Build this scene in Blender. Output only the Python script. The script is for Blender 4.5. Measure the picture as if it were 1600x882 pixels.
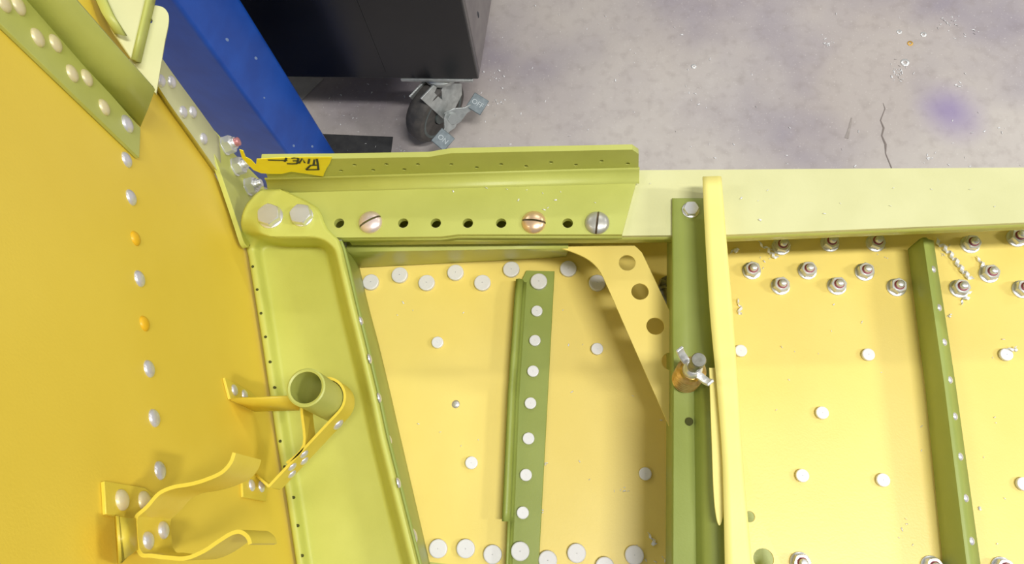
import bpy, bmesh, math, random
from mathutils import Vector, Matrix
from mathutils.geometry import delaunay_2d_cdt
random.seed(7)
for o in list(bpy.data.objects): bpy.data.objects.remove(o)
scene = bpy.context.scene
COL = scene.collection

# ---------------------------------------------------------------- camera
F = 1200.0                       # focal length in pixels of the 1600 x 882 frame
HC = 1.30                        # camera height above the shop floor
nd = Vector((100/F, -409/F, -1)).normalized()      # straight down, in camera axes
_Z = -nd
_X = (Vector((1, 0, 0)) - _Z * _Z.x).normalized()
_Y = _Z.cross(_X)
RW = Matrix((_X, _Y, _Z))        # camera axes -> world axes
CAM = Vector((0, 0, HC))
cd = bpy.data.cameras.new('camera'); cam = bpy.data.objects.new('camera', cd); COL.objects.link(cam)
cd.sensor_width = 36; cd.lens = F * 36 / 1600; cd.clip_start = 0.02
cam.matrix_world = Matrix.Translation(CAM) @ RW.to_4x4()
scene.camera = cam

# ---------------------------------------------------------------- world, lamps, exposure
w = bpy.data.worlds.new('shop_air'); scene.world = w; w.use_nodes = True
w.node_tree.nodes['Background'].inputs[0].default_value = (0.93, 0.96, 1.0, 1)
w.node_tree.nodes['Background'].inputs[1].default_value = 0.26
def ceiling_lamp(x, y, p, sx=1.2, sy=0.22, z=3.9):
    l = bpy.data.lights.new('ceiling_lamp', 'AREA'); l.shape = 'RECTANGLE'; l.size = sx; l.size_y = sy
    l.energy = p; l.color = (1.0, 0.985, 0.95)
    o = bpy.data.objects.new('ceiling_lamp', l); COL.objects.link(o); o.location = (x, y, z)
for x, y, p in ((0.95, -0.45, 74), (4.2, -0.45, 118), (-2.4, -0.45, 16), (0.95, 3.0, 22), (4.2, 3.0, 44), (-2.4, 3.0, 20)):
    ceiling_lamp(x, y, p)
vs = scene.view_settings
vs.view_transform = 'Standard'; vs.look = 'None'; vs.gamma = 1; vs.use_curve_mapping = False
vs.exposure = 0.08

# ---------------------------------------------------------------- pixels to places
def ray(px, py): return RW @ Vector(((px-800)/F, (441-py)/F, -1))
def Pz(px, py, z):
    d = ray(px, py); return CAM + d * ((z-HC)/d.z)
def Pp(px, py, o, n):
    d = ray(px, py); return CAM + d * ((o-CAM).dot(n)/d.dot(n))
def topx(p):
    c = RW.transposed() @ (p-CAM); return 800+F*c.x/-c.z, 441-F*c.y/-c.z
UP = Vector((0, 0, 1))

# ---------------------------------------------------------------- materials
def lin(r, g, b):
    f = lambda c: ((c/255+0.055)/1.055)**2.4 if c > 10 else c/255/12.92
    return (f(r), f(g), f(b), 1)
def mat(name, c1, c2=None, rough=0.5, metal=0.0, scale=40, bump=0.0, bscale=400, detail=4, contrast=(0.35, 0.65), spec=0.5):
    m = bpy.data.materials.new(name); m.use_nodes = True
    nt = m.node_tree; b = nt.nodes['Principled BSDF']
    b.inputs['Base Color'].default_value = c1; b.inputs['Roughness'].default_value = rough
    b.inputs['Metallic'].default_value = metal; b.inputs['Specular IOR Level'].default_value = spec
    tc = nt.nodes.new('ShaderNodeTexCoord')
    if c2:
        n = nt.nodes.new('ShaderNodeTexNoise'); n.inputs['Scale'].default_value = scale; n.inputs['Detail'].default_value = detail
        r = nt.nodes.new('ShaderNodeValToRGB')
        r.color_ramp.elements[0].position, r.color_ramp.elements[1].position = contrast
        r.color_ramp.elements[0].color = c1; r.color_ramp.elements[1].color = c2
        nt.links.new(tc.outputs['Object'], n.inputs['Vector']); nt.links.new(n.outputs['Fac'], r.inputs['Fac'])
        nt.links.new(r.outputs['Color'], b.inputs['Base Color'])
    if bump:
        n = nt.nodes.new('ShaderNodeTexNoise'); n.inputs['Scale'].default_value = bscale
        k = nt.nodes.new('ShaderNodeBump'); k.inputs['Strength'].default_value = bump; k.inputs['Distance'].default_value = 0.001
        nt.links.new(tc.outputs['Object'], n.inputs['Vector']); nt.links.new(n.outputs['Fac'], k.inputs['Height'])
        nt.links.new(k.outputs['Normal'], b.inputs['Normal'])
    return m
M = {}
M['yellow'] = mat('yellow_primer', lin(240, 216, 116), lin(244, 221, 124), rough=0.38, scale=14, bump=0.06, bscale=900)
M['wall_yellow'] = mat('yellow_primer_web', lin(238, 207, 70), lin(243, 213, 78), rough=0.5, scale=10, bump=0.06, bscale=900)
M['strap_yellow'] = mat('yellow_primer_lit', lin(243, 230, 130), lin(247, 234, 138), rough=0.45, scale=20, bump=0.05, bscale=900)  # same yellow primer, made paler for the light on the strap
M['clip_yellow'] = mat('clip_primer', lin(226, 202, 66), lin(232, 208, 76), rough=0.45, scale=60, bump=0.08, bscale=900)
M['green'] = mat('green_chromate_primer', lin(184, 188, 95), lin(191, 195, 103), rough=0.42, scale=30, bump=0.06, bscale=900)
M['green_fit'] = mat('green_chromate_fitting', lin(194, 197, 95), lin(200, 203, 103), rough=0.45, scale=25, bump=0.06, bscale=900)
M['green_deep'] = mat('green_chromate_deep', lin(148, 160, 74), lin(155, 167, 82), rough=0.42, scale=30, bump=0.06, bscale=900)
M['green_pale'] = mat('green_chromate_pale', lin(210, 209, 154), lin(216, 215, 161), rough=0.4, scale=30, bump=0.06, bscale=900)
M['rivet'] = mat('bare_rivet', lin(242, 241, 242), lin(232, 231, 233), rough=0.4, metal=0.08, scale=300)
M['rivet_dome'] = mat('bare_dome_rivet', lin(236, 234, 236), lin(214, 212, 216), rough=0.34, metal=0.6, scale=400)
M['rivet_big'] = mat('dull_rivet', lin(234, 232, 232), lin(220, 218, 218), rough=0.5, metal=0.08, scale=260, bump=0.1, bscale=600)
M['rivet_primed'] = mat('half_primed_rivet', lin(236, 230, 214), lin(216, 194, 90), rough=0.4, metal=0.3, scale=190, contrast=(0.45, 0.55))
M['rivet_yellow'] = mat('primed_rivet', lin(224, 172, 20), lin(232, 184, 36), rough=0.4, scale=200)
M['steel'] = mat('zinc_steel', lin(240, 240, 238), lin(216, 216, 214), rough=0.33, metal=0.7, scale=240)
M['steel_dark'] = mat('dull_steel', lin(150, 150, 140), lin(122, 120, 106), rough=0.35, metal=0.8, scale=240)
M['screw_pink'] = mat('paint_flecked_screw', lin(238, 228, 220), lin(205, 90, 80), rough=0.36, metal=0.6, scale=420, contrast=(0.52, 0.66))
M['screw_gold'] = mat('gold_chromated_screw', lin(236, 212, 150), lin(232, 186, 170), rough=0.3, metal=0.7, scale=150)
M['screw_gray'] = mat('worn_gray_screw', lin(196, 194, 184), lin(138, 136, 126), rough=0.36, metal=0.6, scale=260, contrast=(0.5, 0.72))
M['slot'] = mat('screw_slot', lin(80, 66, 44), lin(120, 100, 70), rough=0.7, scale=300)
M['red_ring'] = mat('red_locking_insert', lin(150, 70, 78), rough=0.4)
M['pink_end'] = mat('pink_stud_end', lin(214, 150, 150), lin(190, 120, 124), rough=0.35, metal=0.4, scale=300)
M['brass'] = mat('brass', lin(222, 190, 112), lin(190, 150, 76), rough=0.28, metal=0.8, scale=260)
M['void'] = mat('pilot_hole_shadow', lin(70, 72, 26), rough=0.9)
M['tape'] = mat('yellow_tape', lin(255, 236, 40), lin(252, 230, 34), rough=0.4, scale=120)
M['ink'] = mat('marker_ink', lin(36, 36, 40), lin(50, 60, 70), rough=0.5, scale=400)
M['blue'] = mat('blue_enamel', lin(14, 74, 172), lin(20, 86, 190), rough=0.3, scale=18, bump=0.05, bscale=500)
M['blue_chip'] = mat('chipped_enamel', lin(120, 150, 200), lin(150, 170, 205), rough=.5, scale=200)
M['black'] = mat('black_enamel', lin(16, 18, 22), lin(26, 27, 30), rough=0.24, scale=9)
M['gray_panel'] = mat('gray_side_panel', lin(132, 126, 126), lin(116, 110, 112), rough=0.4, scale=30, metal=0.3)
M['zinc'] = mat('zinc_plate', lin(196, 200, 198), lin(172, 176, 174), rough=0.38, metal=0.6, scale=90)
M['pedal'] = mat('pedal_plate', lin(132, 142, 146), lin(116, 126, 130), rough=0.4, metal=0.5, scale=120)
M['rubber'] = mat('gray_rubber', lin(84, 80, 76), lin(66, 64, 62), rough=0.6, scale=80)
M['hub'] = mat('gray_plastic_hub', lin(96, 106, 104), lin(84, 92, 92), rough=0.5, scale=60)
M['tread_mark'] = mat('pedal_letter', lin(190, 198, 200), rough=0.4, metal=0.3)
M['mat_dark'] = mat('dark_floor_tape', lin(66, 66, 66), lin(54, 54, 56), rough=0.55, scale=60)
M['light_patch'] = mat('lit_floor', lin(196, 192, 186), lin(184, 180, 174), rough=0.7, scale=40)  # pale tone standing for concrete in the light
M['chip'] = mat('aluminium_swarf', lin(248, 248, 248), lin(232, 232, 232), rough=0.35, metal=0.15, scale=500)
M['crack'] = mat('crack_dirt', lin(134, 124, 118), rough=0.9)
M['washer_gold'] = mat('gold_washer', lin(222, 176, 90), rough=0.35, metal=0.7)

def concrete():
    m = bpy.data.materials.new('polished_concrete'); m.use_nodes = True
    nt = m.node_tree; b = nt.nodes['Principled BSDF']; L = nt.links.new
    tc = nt.nodes.new('ShaderNodeTexCoord')
    def noise(s, d, lo, hi, off=0):
        mp = nt.nodes.new('ShaderNodeMapping'); mp.inputs['Location'].default_value = (off, off*1.7, 0)
        n = nt.nodes.new('ShaderNodeTexNoise'); n.inputs['Scale'].default_value = s; n.inputs['Detail'].default_value = d
        r = nt.nodes.new('ShaderNodeMapRange'); r.inputs[1].default_value = lo; r.inputs[2].default_value = hi
        L(tc.outputs['Object'], mp.inputs['Vector']); L(mp.outputs[0], n.inputs['Vector']); L(n.outputs['Fac'], r.inputs[0]); return r.outputs[0]
    def mix(fac, a, c, mode='MIX', f=None):
        x = nt.nodes.new('ShaderNodeMix'); x.data_type = 'RGBA'; x.blend_type = mode
        if f is not None: x.inputs[0].default_value = f
        else: L(fac, x.inputs[0])
        for k, v in ((6, a), (7, c)):
            if isinstance(v, tuple): x.inputs[k].default_value = v
            else: L(v, x.inputs[k])
        return x.outputs[2]
    c = mix(noise(4.2, 3, 0.36, 0.64), lin(184, 174, 168), lin(156, 147, 156))
    c = mix(noise(2.3, 3, 0.40, 0.62, 3.1), c, lin(198, 190, 182))
    c = mix(noise(46, 9, 0.50, 1.35, 1.3), c, lin(136, 124, 118))
    c = mix(noise(240, 6, 0.62, 0.8, 5.3), c, lin(216, 210, 204))
    # soft-edged purple patch on the slab
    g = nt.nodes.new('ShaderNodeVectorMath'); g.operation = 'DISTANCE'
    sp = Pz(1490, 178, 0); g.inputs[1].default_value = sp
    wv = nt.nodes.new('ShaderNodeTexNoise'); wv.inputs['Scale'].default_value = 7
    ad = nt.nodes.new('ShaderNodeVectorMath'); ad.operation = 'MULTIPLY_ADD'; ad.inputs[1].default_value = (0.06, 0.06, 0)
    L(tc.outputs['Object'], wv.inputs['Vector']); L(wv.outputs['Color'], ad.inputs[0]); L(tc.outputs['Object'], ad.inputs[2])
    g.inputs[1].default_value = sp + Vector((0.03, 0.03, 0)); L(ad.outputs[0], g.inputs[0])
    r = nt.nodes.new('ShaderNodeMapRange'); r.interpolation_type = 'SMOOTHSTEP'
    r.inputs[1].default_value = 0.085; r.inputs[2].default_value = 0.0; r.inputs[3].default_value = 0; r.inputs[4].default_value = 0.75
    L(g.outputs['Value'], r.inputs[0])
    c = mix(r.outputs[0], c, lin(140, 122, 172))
    L(c, b.inputs['Base Color'])
    rr = noise(30, 5, 0.3, 0.7, 8.0)
    q = nt.nodes.new('ShaderNodeMapRange'); q.inputs[3].default_value = 0.32; q.inputs[4].default_value = 0.5
    L(rr, q.inputs[0]); L(q.outputs[0], b.inputs['Roughness'])
    n = nt.nodes.new('ShaderNodeTexNoise'); n.inputs['Scale'].default_value = 90; n.inputs['Detail'].default_value = 6
    k = nt.nodes.new('ShaderNodeBump'); k.inputs['Strength'].default_value = 0.12; k.inputs['Distance'].default_value = 0.002
    L(tc.outputs['Object'], n.inputs['Vector']); L(n.outputs['Fac'], k.inputs['Height']); L(k.outputs['Normal'], b.inputs['Normal'])
    return m
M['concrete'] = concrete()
M['scuff'] = mat('scuff_mark', lin(158, 149, 143), lin(172, 163, 156), rough=.8, scale=120)
M['shop_wall'] = mat('painted_block', lin(205, 205, 200), lin(198, 198, 194), rough=.7, scale=3)

# ---------------------------------------------------------------- object helpers
WM = {}
def put(o, mw, parent=None):
    COL.objects.link(o); WM[o.name] = mw
    if parent is not None:
        o.parent = parent; o.matrix_basis = WM[parent.name].inverted() @ mw
    else: o.matrix_basis = mw
    return o
def tag(o, label, cat, group=None):
    o['label'] = label; o['category'] = cat
    if group: o['group'] = group
    return o
def thing(name, loc, label, cat, group=None):
    return tag(put(bpy.data.objects.new(name, None), Matrix.Translation(loc)), label, cat, group)
def finish(me, material, angle=35):
    me.materials.append(M[material] if isinstance(material, str) else material)
    me.polygons.foreach_set('use_smooth', [True]*len(me.polygons))
    me.set_sharp_from_angle(angle=math.radians(angle)); me.update()
def mesh_obj(name, verts, faces, material, parent=None, bevel=0, angle=35, solid=0, off=-1, sub=0, recalc=True):
    """world-space verts; origin at the middle of the base"""
    vs_ = [Vector(v) for v in verts]
    lo = Vector((min(v[i] for v in vs_) for i in range(3))); hi = Vector((max(v[i] for v in vs_) for i in range(3)))
    org = Vector(((lo.x+hi.x)/2, (lo.y+hi.y)/2, lo.z))
    me = bpy.data.meshes.new(name); me.from_pydata([v-org for v in vs_], [], faces)
    if recalc:
        bm = bmesh.new(); bm.from_mesh(me); bmesh.ops.recalc_face_normals(bm, faces=bm.faces); bm.to_mesh(me); bm.free()
    finish(me, material, angle)
    o = bpy.data.objects.new(name, me); put(o, Matrix.Translation(org), parent)
    if sub:
        s = o.modifiers.new('sub', 'SUBSURF'); s.levels = s.render_levels = sub
    if solid:
        s = o.modifiers.new('solid', 'SOLIDIFY'); s.thickness = solid; s.offset = off
    if bevel:
        b = o.modifiers.new('bevel', 'BEVEL'); b.width = bevel; b.segments = 2; b.limit_method = 'ANGLE'; b.angle_limit = math.radians(40)
    return o
def frame(n, ref=None):
    n = n.normalized()
    ref = ref or (Vector((1, 0, 0)) if abs(n.x) < 0.9 else Vector((0, 1, 0)))
    u = (ref - n*ref.dot(n)).normalized(); return u, n.cross(u), n
def prism(name, outline, holes, n, t, material, parent=None, bevel=0.0004, angle=35):
    """flat sheet: outline (world points in one plane), holes [(centre, radius)], n = outward normal, t = thickness below"""
    u, v, n = frame(n); o = outline[0]
    loops = [[((p-o).dot(u), (p-o).dot(v)) for p in outline]]
    for c, r in holes:
        k = 20 if r > 0.002 else 10
        cx, cy = (c-o).dot(u), (c-o).dot(v)
        loops.append([(cx+r*math.cos(2*math.pi*i/k), cy+r*math.sin(2*math.pi*i/k)) for i in range(k)])
    # tidy orientation
    flat = [q for lp in loops for q in lp]; N = len(flat)
    ed = []; s0 = 0
    for lp in loops:
        ed += [(s0+i, s0+(i+1) % len(lp)) for i in range(len(lp))]; s0 += len(lp)
    cv, ce, cf, ov_, oe_, of_ = delaunay_2d_cdt([Vector((a*1000, b*1000)) for a, b in flat], ed, [], 1, 1e-5)
    idx = [(q[0] if q else -1) for q in ov_]
    def inside(x, y, lp):
        r_ = False
        for (x1, y1), (x2, y2) in zip(lp, lp[1:]+lp[:1]):
            if (y1 > y) != (y2 > y) and x < (x2-x1)*(y-y1)/(y2-y1)+x1: r_ = not r_
        return r_
    tris = []
    for t3 in cf:
        q = [idx[i] for i in t3]
        if min(q) < 0: continue
        mx_, my_ = sum(flat[i][0] for i in q)/3, sum(flat[i][1] for i in q)/3
        if inside(mx_, my_, loops[0]) and not any(inside(mx_, my_, lp) for lp in loops[1:]): tris.append(q)
    top = [o+u*a+v*b for a, b in flat]; bot = [p-n*t for p in top]
    faces = [tuple(x) for x in tris] + [tuple(i+N for i in reversed(x)) for x in tris]
    s = 0
    for lp in loops:
        k = len(lp)
        for i in range(k):
            a, b = s+i, s+(i+1) % k; faces.append((a, b, b+N, a+N))
        s += k
    return mesh_obj(name, top+bot, faces, material, parent, bevel=0 if holes else bevel, angle=angle)
def smooth_path(pts, k=6, closed=False):
    out = []; n = len(pts)
    for i in range(n if closed else n-1):
        g = lambda j: Vector(pts[j % n]) if closed else Vector(pts[max(0, min(n-1, j))])
        p0, p1, p2, p3 = g(i-1), g(i), g(i+1), g(i+2)
        for q in range(k):
            t = q/k
            out.append(0.5*((2*p1)+(p2-p0)*t+(2*p0-5*p1+4*p2-p3)*t*t+(3*p1-p0-3*p2+p3)*t*t*t))
    if not closed: out.append(Vector(pts[-1]))
    return out
def interp(tab, y):
    if y <= tab[0][0]: 
        (a, b), (c, d) = tab[0], tab[1]
    elif y >= tab[-1][0]:
        (a, b), (c, d) = tab[-2], tab[-1]
    else:
        for (a, b), (c, d) in zip(tab, tab[1:]):
            if a <= y <= c: break
    return b+(d-b)*(y-a)/(c-a)
def grid(rows):
    m = len(rows[0]); v = [p for r in rows for p in r]
    f = [(i*m+j, i*m+j+1, (i+1)*m+j+1, (i+1)*m+j) for i in range(len(rows)-1) for j in range(m-1)]
    return v, f
def sstep(a, b, x):
    t = max(0, min(1, (x-a)/(b-a))); return t*t*(3-2*t)
def lathe_mesh(name, prof, k, material, angle=35, hexa=None):
    """prof [(r, z)] turned about z; closed at both ends when r = 0"""
    v = []; f = []
    for r, z in prof:
        for i in range(k):
            a = 2*math.pi*i/k; v.append((r*math.cos(a), r*math.sin(a), z))
    for j in range(len(prof)-1):
        for i in range(k):
            a, b = j*k+i, j*k+(i+1) % k; f.append((a, b, b+k, a+k))
    me = bpy.data.meshes.new(name); me.from_pydata(v, [], f)
    bm = bmesh.new(); bm.from_mesh(me); bmesh.ops.remove_doubles(bm, verts=bm.verts, dist=1e-7)
    bmesh.ops.recalc_face_normals(bm, faces=bm.faces); bm.to_mesh(me); bm.free()
    finish(me, material, angle); return me
def orient(p, n, spin=0.0, s=1.0, ref=None):
    u, v, n = frame(n, ref); R = Matrix((u, v, n)).transposed().to_4x4()
    return Matrix.Translation(p) @ R @ Matrix.Rotation(spin, 4, 'Z') @ Matrix.Scale(s, 4)
def inst(name, me, mw, parent=None): return put(bpy.data.objects.new(name, me), mw, parent)
def tube_mesh(path, r, k=8):
    v = []; f = []; n = len(path); prev = None
    for i, p in enumerate(path):
        d = (path[min(i+1, n-1)]-path[max(i-1, 0)]).normalized()
        u, w_, _ = frame(d, prev); prev = u
        rr = r[i] if isinstance(r, list) else r
        v += [p+(u*math.cos(2*math.pi*j/k)+w_*math.sin(2*math.pi*j/k))*rr for j in range(k)]
    for i in range(n-1):
        for j in range(k):
            a, b = i*k+j, i*k+(j+1) % k; f.append((a, b, b+k, a+k))
    f.append(tuple(range(k))); f.append(tuple((n-1)*k+j for j in reversed(range(k))))
    return v, f
def ribbon(path, wdir, t):
    """band along path, width vector wdir, thickness t"""
    n = len(path); v = []; f = []
    for i, p in enumerate(path):
        d = (path[min(i+1, n-1)]-path[max(i-1, 0)]).normalized()
        s = d.cross(wdir.normalized()).normalized()*t/2
        v += [p+s, p+wdir+s, p+wdir-s, p-s]
    for i in range(n-1):
        for j in range(4):
            a, b = i*4+j, i*4+(j+1) % 4; f.append((a, b, b+4, a+4))
    f += [(0, 1, 2, 3), tuple((n-1)*4+j for j in (3, 2, 1, 0))]
    return v, f

# rivet, nut and bolt shapes (unit radius unless said), shared by every copy
flat_rivet = lathe_mesh('flat_rivet', [(0, .30), (.06, .30), (.06, .46), (.86, .46), (.96, .42), (1, .34), (1, -.1), (0, -.1)], 24, 'rivet', 14)
big_rivet = lathe_mesh('big_flat_rivet', [(0, .20), (.05, .20), (.06, .38), (.88, .38), (.97, .34), (1, .27), (1, -.1), (0, -.1)], 28, 'rivet_big', 14)
def dome(name, m): return lathe_mesh(name, [(0, .5)]+[(math.sin(a), .5*math.cos(a)) for a in (.25, .5, .75, 1.0, 1.25, 1.5)]+[(1, -.1), (0, -.1)], 20, m, 50)
dome_rivet = dome('dome_rivet', 'rivet_dome'); dome_primed = dome('dome_rivet_primed', 'rivet_primed'); dome_yellow = dome('dome_rivet_yellow', 'rivet_yellow')
washer_me = lathe_mesh('washer', [(.45, 0), (1, 0), (1, .14), (.95, .18), (.45, .18), (.45, 0)], 28, 'steel', 40)
def hexnut(name, m, h=1.0, cham=.12):
    # hexagon with a chamfered top: circle above hexagon
    v = []; f = []; k = 6; R = 1/math.cos(math.pi/6)
    rings = [(1.0, 0, R), (1.0, h-cham, R), (1.0, h, .90)]
    n = 24
    for z, rr in ((0, None), (h-cham, None), (h, .93)):
        for i in range(n):
            a = 2*math.pi*i/n
            if rr is None:
                am = (a+math.pi/6) % (math.pi/3)-math.pi/6; r = 1/math.cos(am)
            else:
                am = (a+math.pi/6) % (math.pi/3)-math.pi/6; r = min(.95/math.cos(am), 1.03)
            v.append((r*math.cos(a), r*math.sin(a), z if rr is not None or z == 0 else h-cham*(.3+.9*max(0, r-1)/(R-1))))
    for j in range(2):
        for i in range(n): f.append((j*n+i, j*n+(i+1) % n, (j+1)*n+(i+1) % n, (j+1)*n+i))
    f.append(tuple(2*n+i for i in range(n))); f.append(tuple(reversed(range(n))))
    me = bpy.data.meshes.new(name); me.from_pydata(v, [], f); finish(me, m, 25); return me
nut_me = hexnut('nut_body', 'steel', 1.05); bolt_me = hexnut('bolt_head', 'steel', .75)
stud_me = lathe_mesh('stud', [(0, 1.0), (.6, 1.0), (.92, .9), (1, .78), (1, 0), (0, 0)], 16, 'steel', 40)
pink_stud_me = lathe_mesh('pink_stud', [(0, 1.0), (.6, 1.0), (.92, .9), (1, .78), (1, 0), (0, 0)], 16, 'pink_end', 40)
ring_me = lathe_mesh('locking_ring', [(.8, 0), (1.25, 0), (1.25, .25), (1.05, .4), (.8, .4), (.8, 0)], 20, 'red_ring', 40)
collar_me = lathe_mesh('nut_collar', [(0, 0), (1, 0), (1, .75), (.9, 1), (0, 1)], 20, 'steel', 40)

ZS, ZT = 0.800, 0.870            # top of the skin sheet, top of the spar flange

# ================================================================ SHOP FLOOR
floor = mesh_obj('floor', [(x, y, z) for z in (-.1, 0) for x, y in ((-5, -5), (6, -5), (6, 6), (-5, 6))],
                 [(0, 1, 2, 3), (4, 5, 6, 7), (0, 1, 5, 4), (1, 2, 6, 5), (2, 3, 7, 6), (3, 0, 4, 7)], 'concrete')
floor['kind'] = 'structure'
# keep object coordinates = world coordinates for the slab material
for v in floor.data.vertices: v.co += Vector((.5, .5, -.1))
floor.matrix_basis = Matrix.Identity(4); WM[floor.name] = Matrix.Identity(4)
wb = mesh_obj('wall_back', [(x, y, z) for z in (-.1, 4.3) for x, y in ((-5, 6), (6, 6), (6, 6.12), (-5, 6.12))], [(0, 1, 2, 3), (4, 5, 6, 7), (0, 1, 5, 4), (1, 2, 6, 5), (2, 3, 7, 6), (3, 0, 4, 7)], 'shop_wall')
wb['kind'] = 'structure'
def strokes(pts, width, z):
    ps = [Pz(x, y, z) for x, y in pts]; v = []; f = []
    for i, p in enumerate(ps):
        d = (ps[min(i+1, len(ps)-1)]-ps[max(i-1, 0)]).normalized(); s = UP.cross(d)*width[i]*.5
        v += [p+s, p-s]
    f = [(2*i, 2*i+1, 2*i+3, 2*i+2) for i in range(len(ps)-1)]
    return v, f
crk = [(1380, 161), (1383, 170), (1376, 188), (1381, 200), (1378, 212), (1384, 226), (1384, 240), (1393, 262), (1397, 285)]
wd = [.0006, .0012, .0016, .003, .0022, .0036, .0014, .0018, .0014]
v, f = strokes(crk, wd, .0008); mesh_obj('floor_crack', v, f, 'crack', floor, recalc=False)
v, f = strokes([(1331, 184), (1327, 202), (1323, 216)], [.002, .004, .007], .0008); mesh_obj('floor_scuff', v, f, M['scuff'], floor, recalc=False)
tape = prism('floor_tape', [Pz(x, y, .0015) for x, y in ((470, 208), (614, 214), (608, 262), (480, 262))], [], UP, .001, 'mat_dark', None, bevel=0)
tag(tape, 'dark gray rectangle of tape on the concrete floor beside the caster', 'tape')
light_patch = prism('floor_light_patch', [Pz(x, y, .0012) for x, y in ((420, 118), (506, 122), (470, 158), (430, 150))], [], UP, .0006, 'light_patch', None, bevel=0)  # pale wedge painted for the lit floor beyond the shadow
tag(light_patch, 'lit patch painted as a pale wedge on the floor between the blue post and black cabinet', 'light_patch')
wsh = [(1405, 50, 4.0, 'steel', 'small steel washer on the floor, dullest of the four together'), (1443, 54, 4.6, 'steel', 'small bright steel washer on the floor near the gold one'),
       (1422, 68, 4.4, 'washer_gold', 'small gold washer lying on the concrete floor'), (1414, 98, 6.6, 'steel', 'largest bright washer lying on the concrete floor'),
       (1084, 104, 4.2, 'steel', 'lone small steel washer lying away from the others on the floor')]
for x, y, r, m, lb in wsh:
    p = Pz(x, y, 0); me = washer_me.copy(); me.materials.clear(); me.materials.append(M[m])
    R = r/820
    tag(inst('floor_washer', me, orient(p, UP, 0, R)), lb, 'washer', 'loose washers on the floor')

# ================================================================ BLUE JIG LEG
def axial(px, py, d): return CAM + ray(px, py)*d
R0 = axial(272, 0, .90); R0.z = 0          # this corner line turns out plumb: the leg is an upright post
ax = Vector((0, 0, -1)); vw = (CAM-R0-UP*.4).normalized()
uu = RW @ Vector((1, 0, 0)); uu.z = 0; uu.normalize(); ww = UP.cross(uu)*-1
al = math.radians(70); sd, sl_ = .086, .15
rd = uu*math.cos(al)-ww*math.sin(al); ld = -uu*math.sin(al)-ww*math.cos(al)
T0 = R0+UP*1.02; T1 = R0+UP*.006
def leg_sec(o):
    c = [o, o+rd*sd, o+rd*sd+ld*sl_, o+ld*sl_]; out = []
    for i in range(4):
        a, b, d = c[i], c[i-1], c[(i+1) % 4]
        for t in (0, .25, .5, .75, 1):
            q = .007; e1, e2 = a+(b-a).normalized()*q, a+(d-a).normalized()*q
            out.append((1-t)**2*e1+2*t*(1-t)*a+t*t*e2)
    return out
secs = [leg_sec(T0+(T1-T0)*t) for t in (0, .5, 1)]
k = len(secs[0]); v = [p for s in secs for p in s]; f = []
for i in range(2):
    for j in range(k): f.append((i*k+j, i*k+(j+1) % k, (i+1)*k+(j+1) % k, (i+1)*k+j))
f += [tuple(range(k)), tuple(2*k+j for j in reversed(range(k)))]
cen = sum(secs[2], Vector())/k
leg = thing('jig_post', (cen.x, cen.y, 0), 'upright blue steel box post of the assembly jig on the floor', 'post')
mesh_obj('post_tube', v, f, 'blue', leg, angle=30)
mesh_obj('rubber_foot', [(cen.x+sx*.05, cen.y+sy*.05, z) for z in (0, .008) for sx, sy in ((-1, -1), (1, -1), (1, 1), (-1, 1))],
         [(0, 1, 2, 3), (4, 5, 6, 7), (0, 1, 5, 4), (1, 2, 6, 5), (2, 3, 7, 6), (3, 0, 4, 7)], 'rubber', leg, bevel=.001)
# pale paint chips on the leg
chip_me = dome('paint_chip', 'blue_chip')
for (x, y, r) in ((413, 153, .0025), (400, 91, .004), (459, 228, .004), (488, 229, .004), (355, 62, .004)):
    n_ = rd.cross(UP); n_ = n_ if n_.x > 0 else -n_
    inst('paint_chip', chip_me, orient(Pp(x, y, R0+n_*.0002, n_), n_, .3) @ Matrix.Diagonal((r*.5, r, .0005, 1)), leg)

# ================================================================ BLACK CABINET ON CASTERS
ZB = .160
FR = Pz(748, 124, ZB); FL_dir = (Pz(470, 121, ZB)-FR); FL_dir.z = 0; FL_dir.normalize()
BK = (Pz(768, 0, ZB)-FR); BK.z = 0; BK.normalize()
W_, D_, H_ = .66, .50, 1.25
cab = thing('tool_cabinet', (FR+FL_dir*W_/2+BK*D_/2) - UP*ZB, 'black rolling tool cabinet with gray side standing on casters', 'cabinet')
def boxpts(o, a, b, c): return [o, o+a, o+a+b, o+b, o+c, o+a+c, o+a+b+c, o+b+c]
BF = [(0, 1, 2, 3), (4, 5, 6, 7), (0, 1, 5, 4), (1, 2, 6, 5), (2, 3, 7, 6), (3, 0, 4, 7)]
rt = -FL_dir
mesh_obj('body', boxpts(FR-rt*.004+BK*.014, FL_dir*(W_-.004), BK*(D_-.014), UP*H_), BF, 'black', cab, bevel=.003)
fp = mesh_obj('front_panel', boxpts(FR, FL_dir*W_, BK*.0135, UP*H_), BF, 'black', cab, bevel=.002)
sp_ = mesh_obj('side_panel', boxpts(FR+BK*.014, -rt*.0035, BK*(D_-.014), UP*H_), BF, 'gray_panel', cab, bevel=.0008)
for dx in (.16, .40):
    mesh_obj('panel_seam', boxpts(FR+FL_dir*dx-BK*.0008+UP*.02, FL_dir*.003, BK*.001, UP*(H_-.04)), BF, 'black', fp)
nrm = (rt-BK*rt.dot(BK)).normalized()
hp = Pp(747, 23, FR, nrm)
inst('side_hole', dome('side_hole', 'ink'), orient(hp, nrm, 0, 1) @ Matrix.Diagonal((.003, .008, .003, 1)), sp_)  # dark dome added for the side panel hole, its shade put in colour

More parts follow.
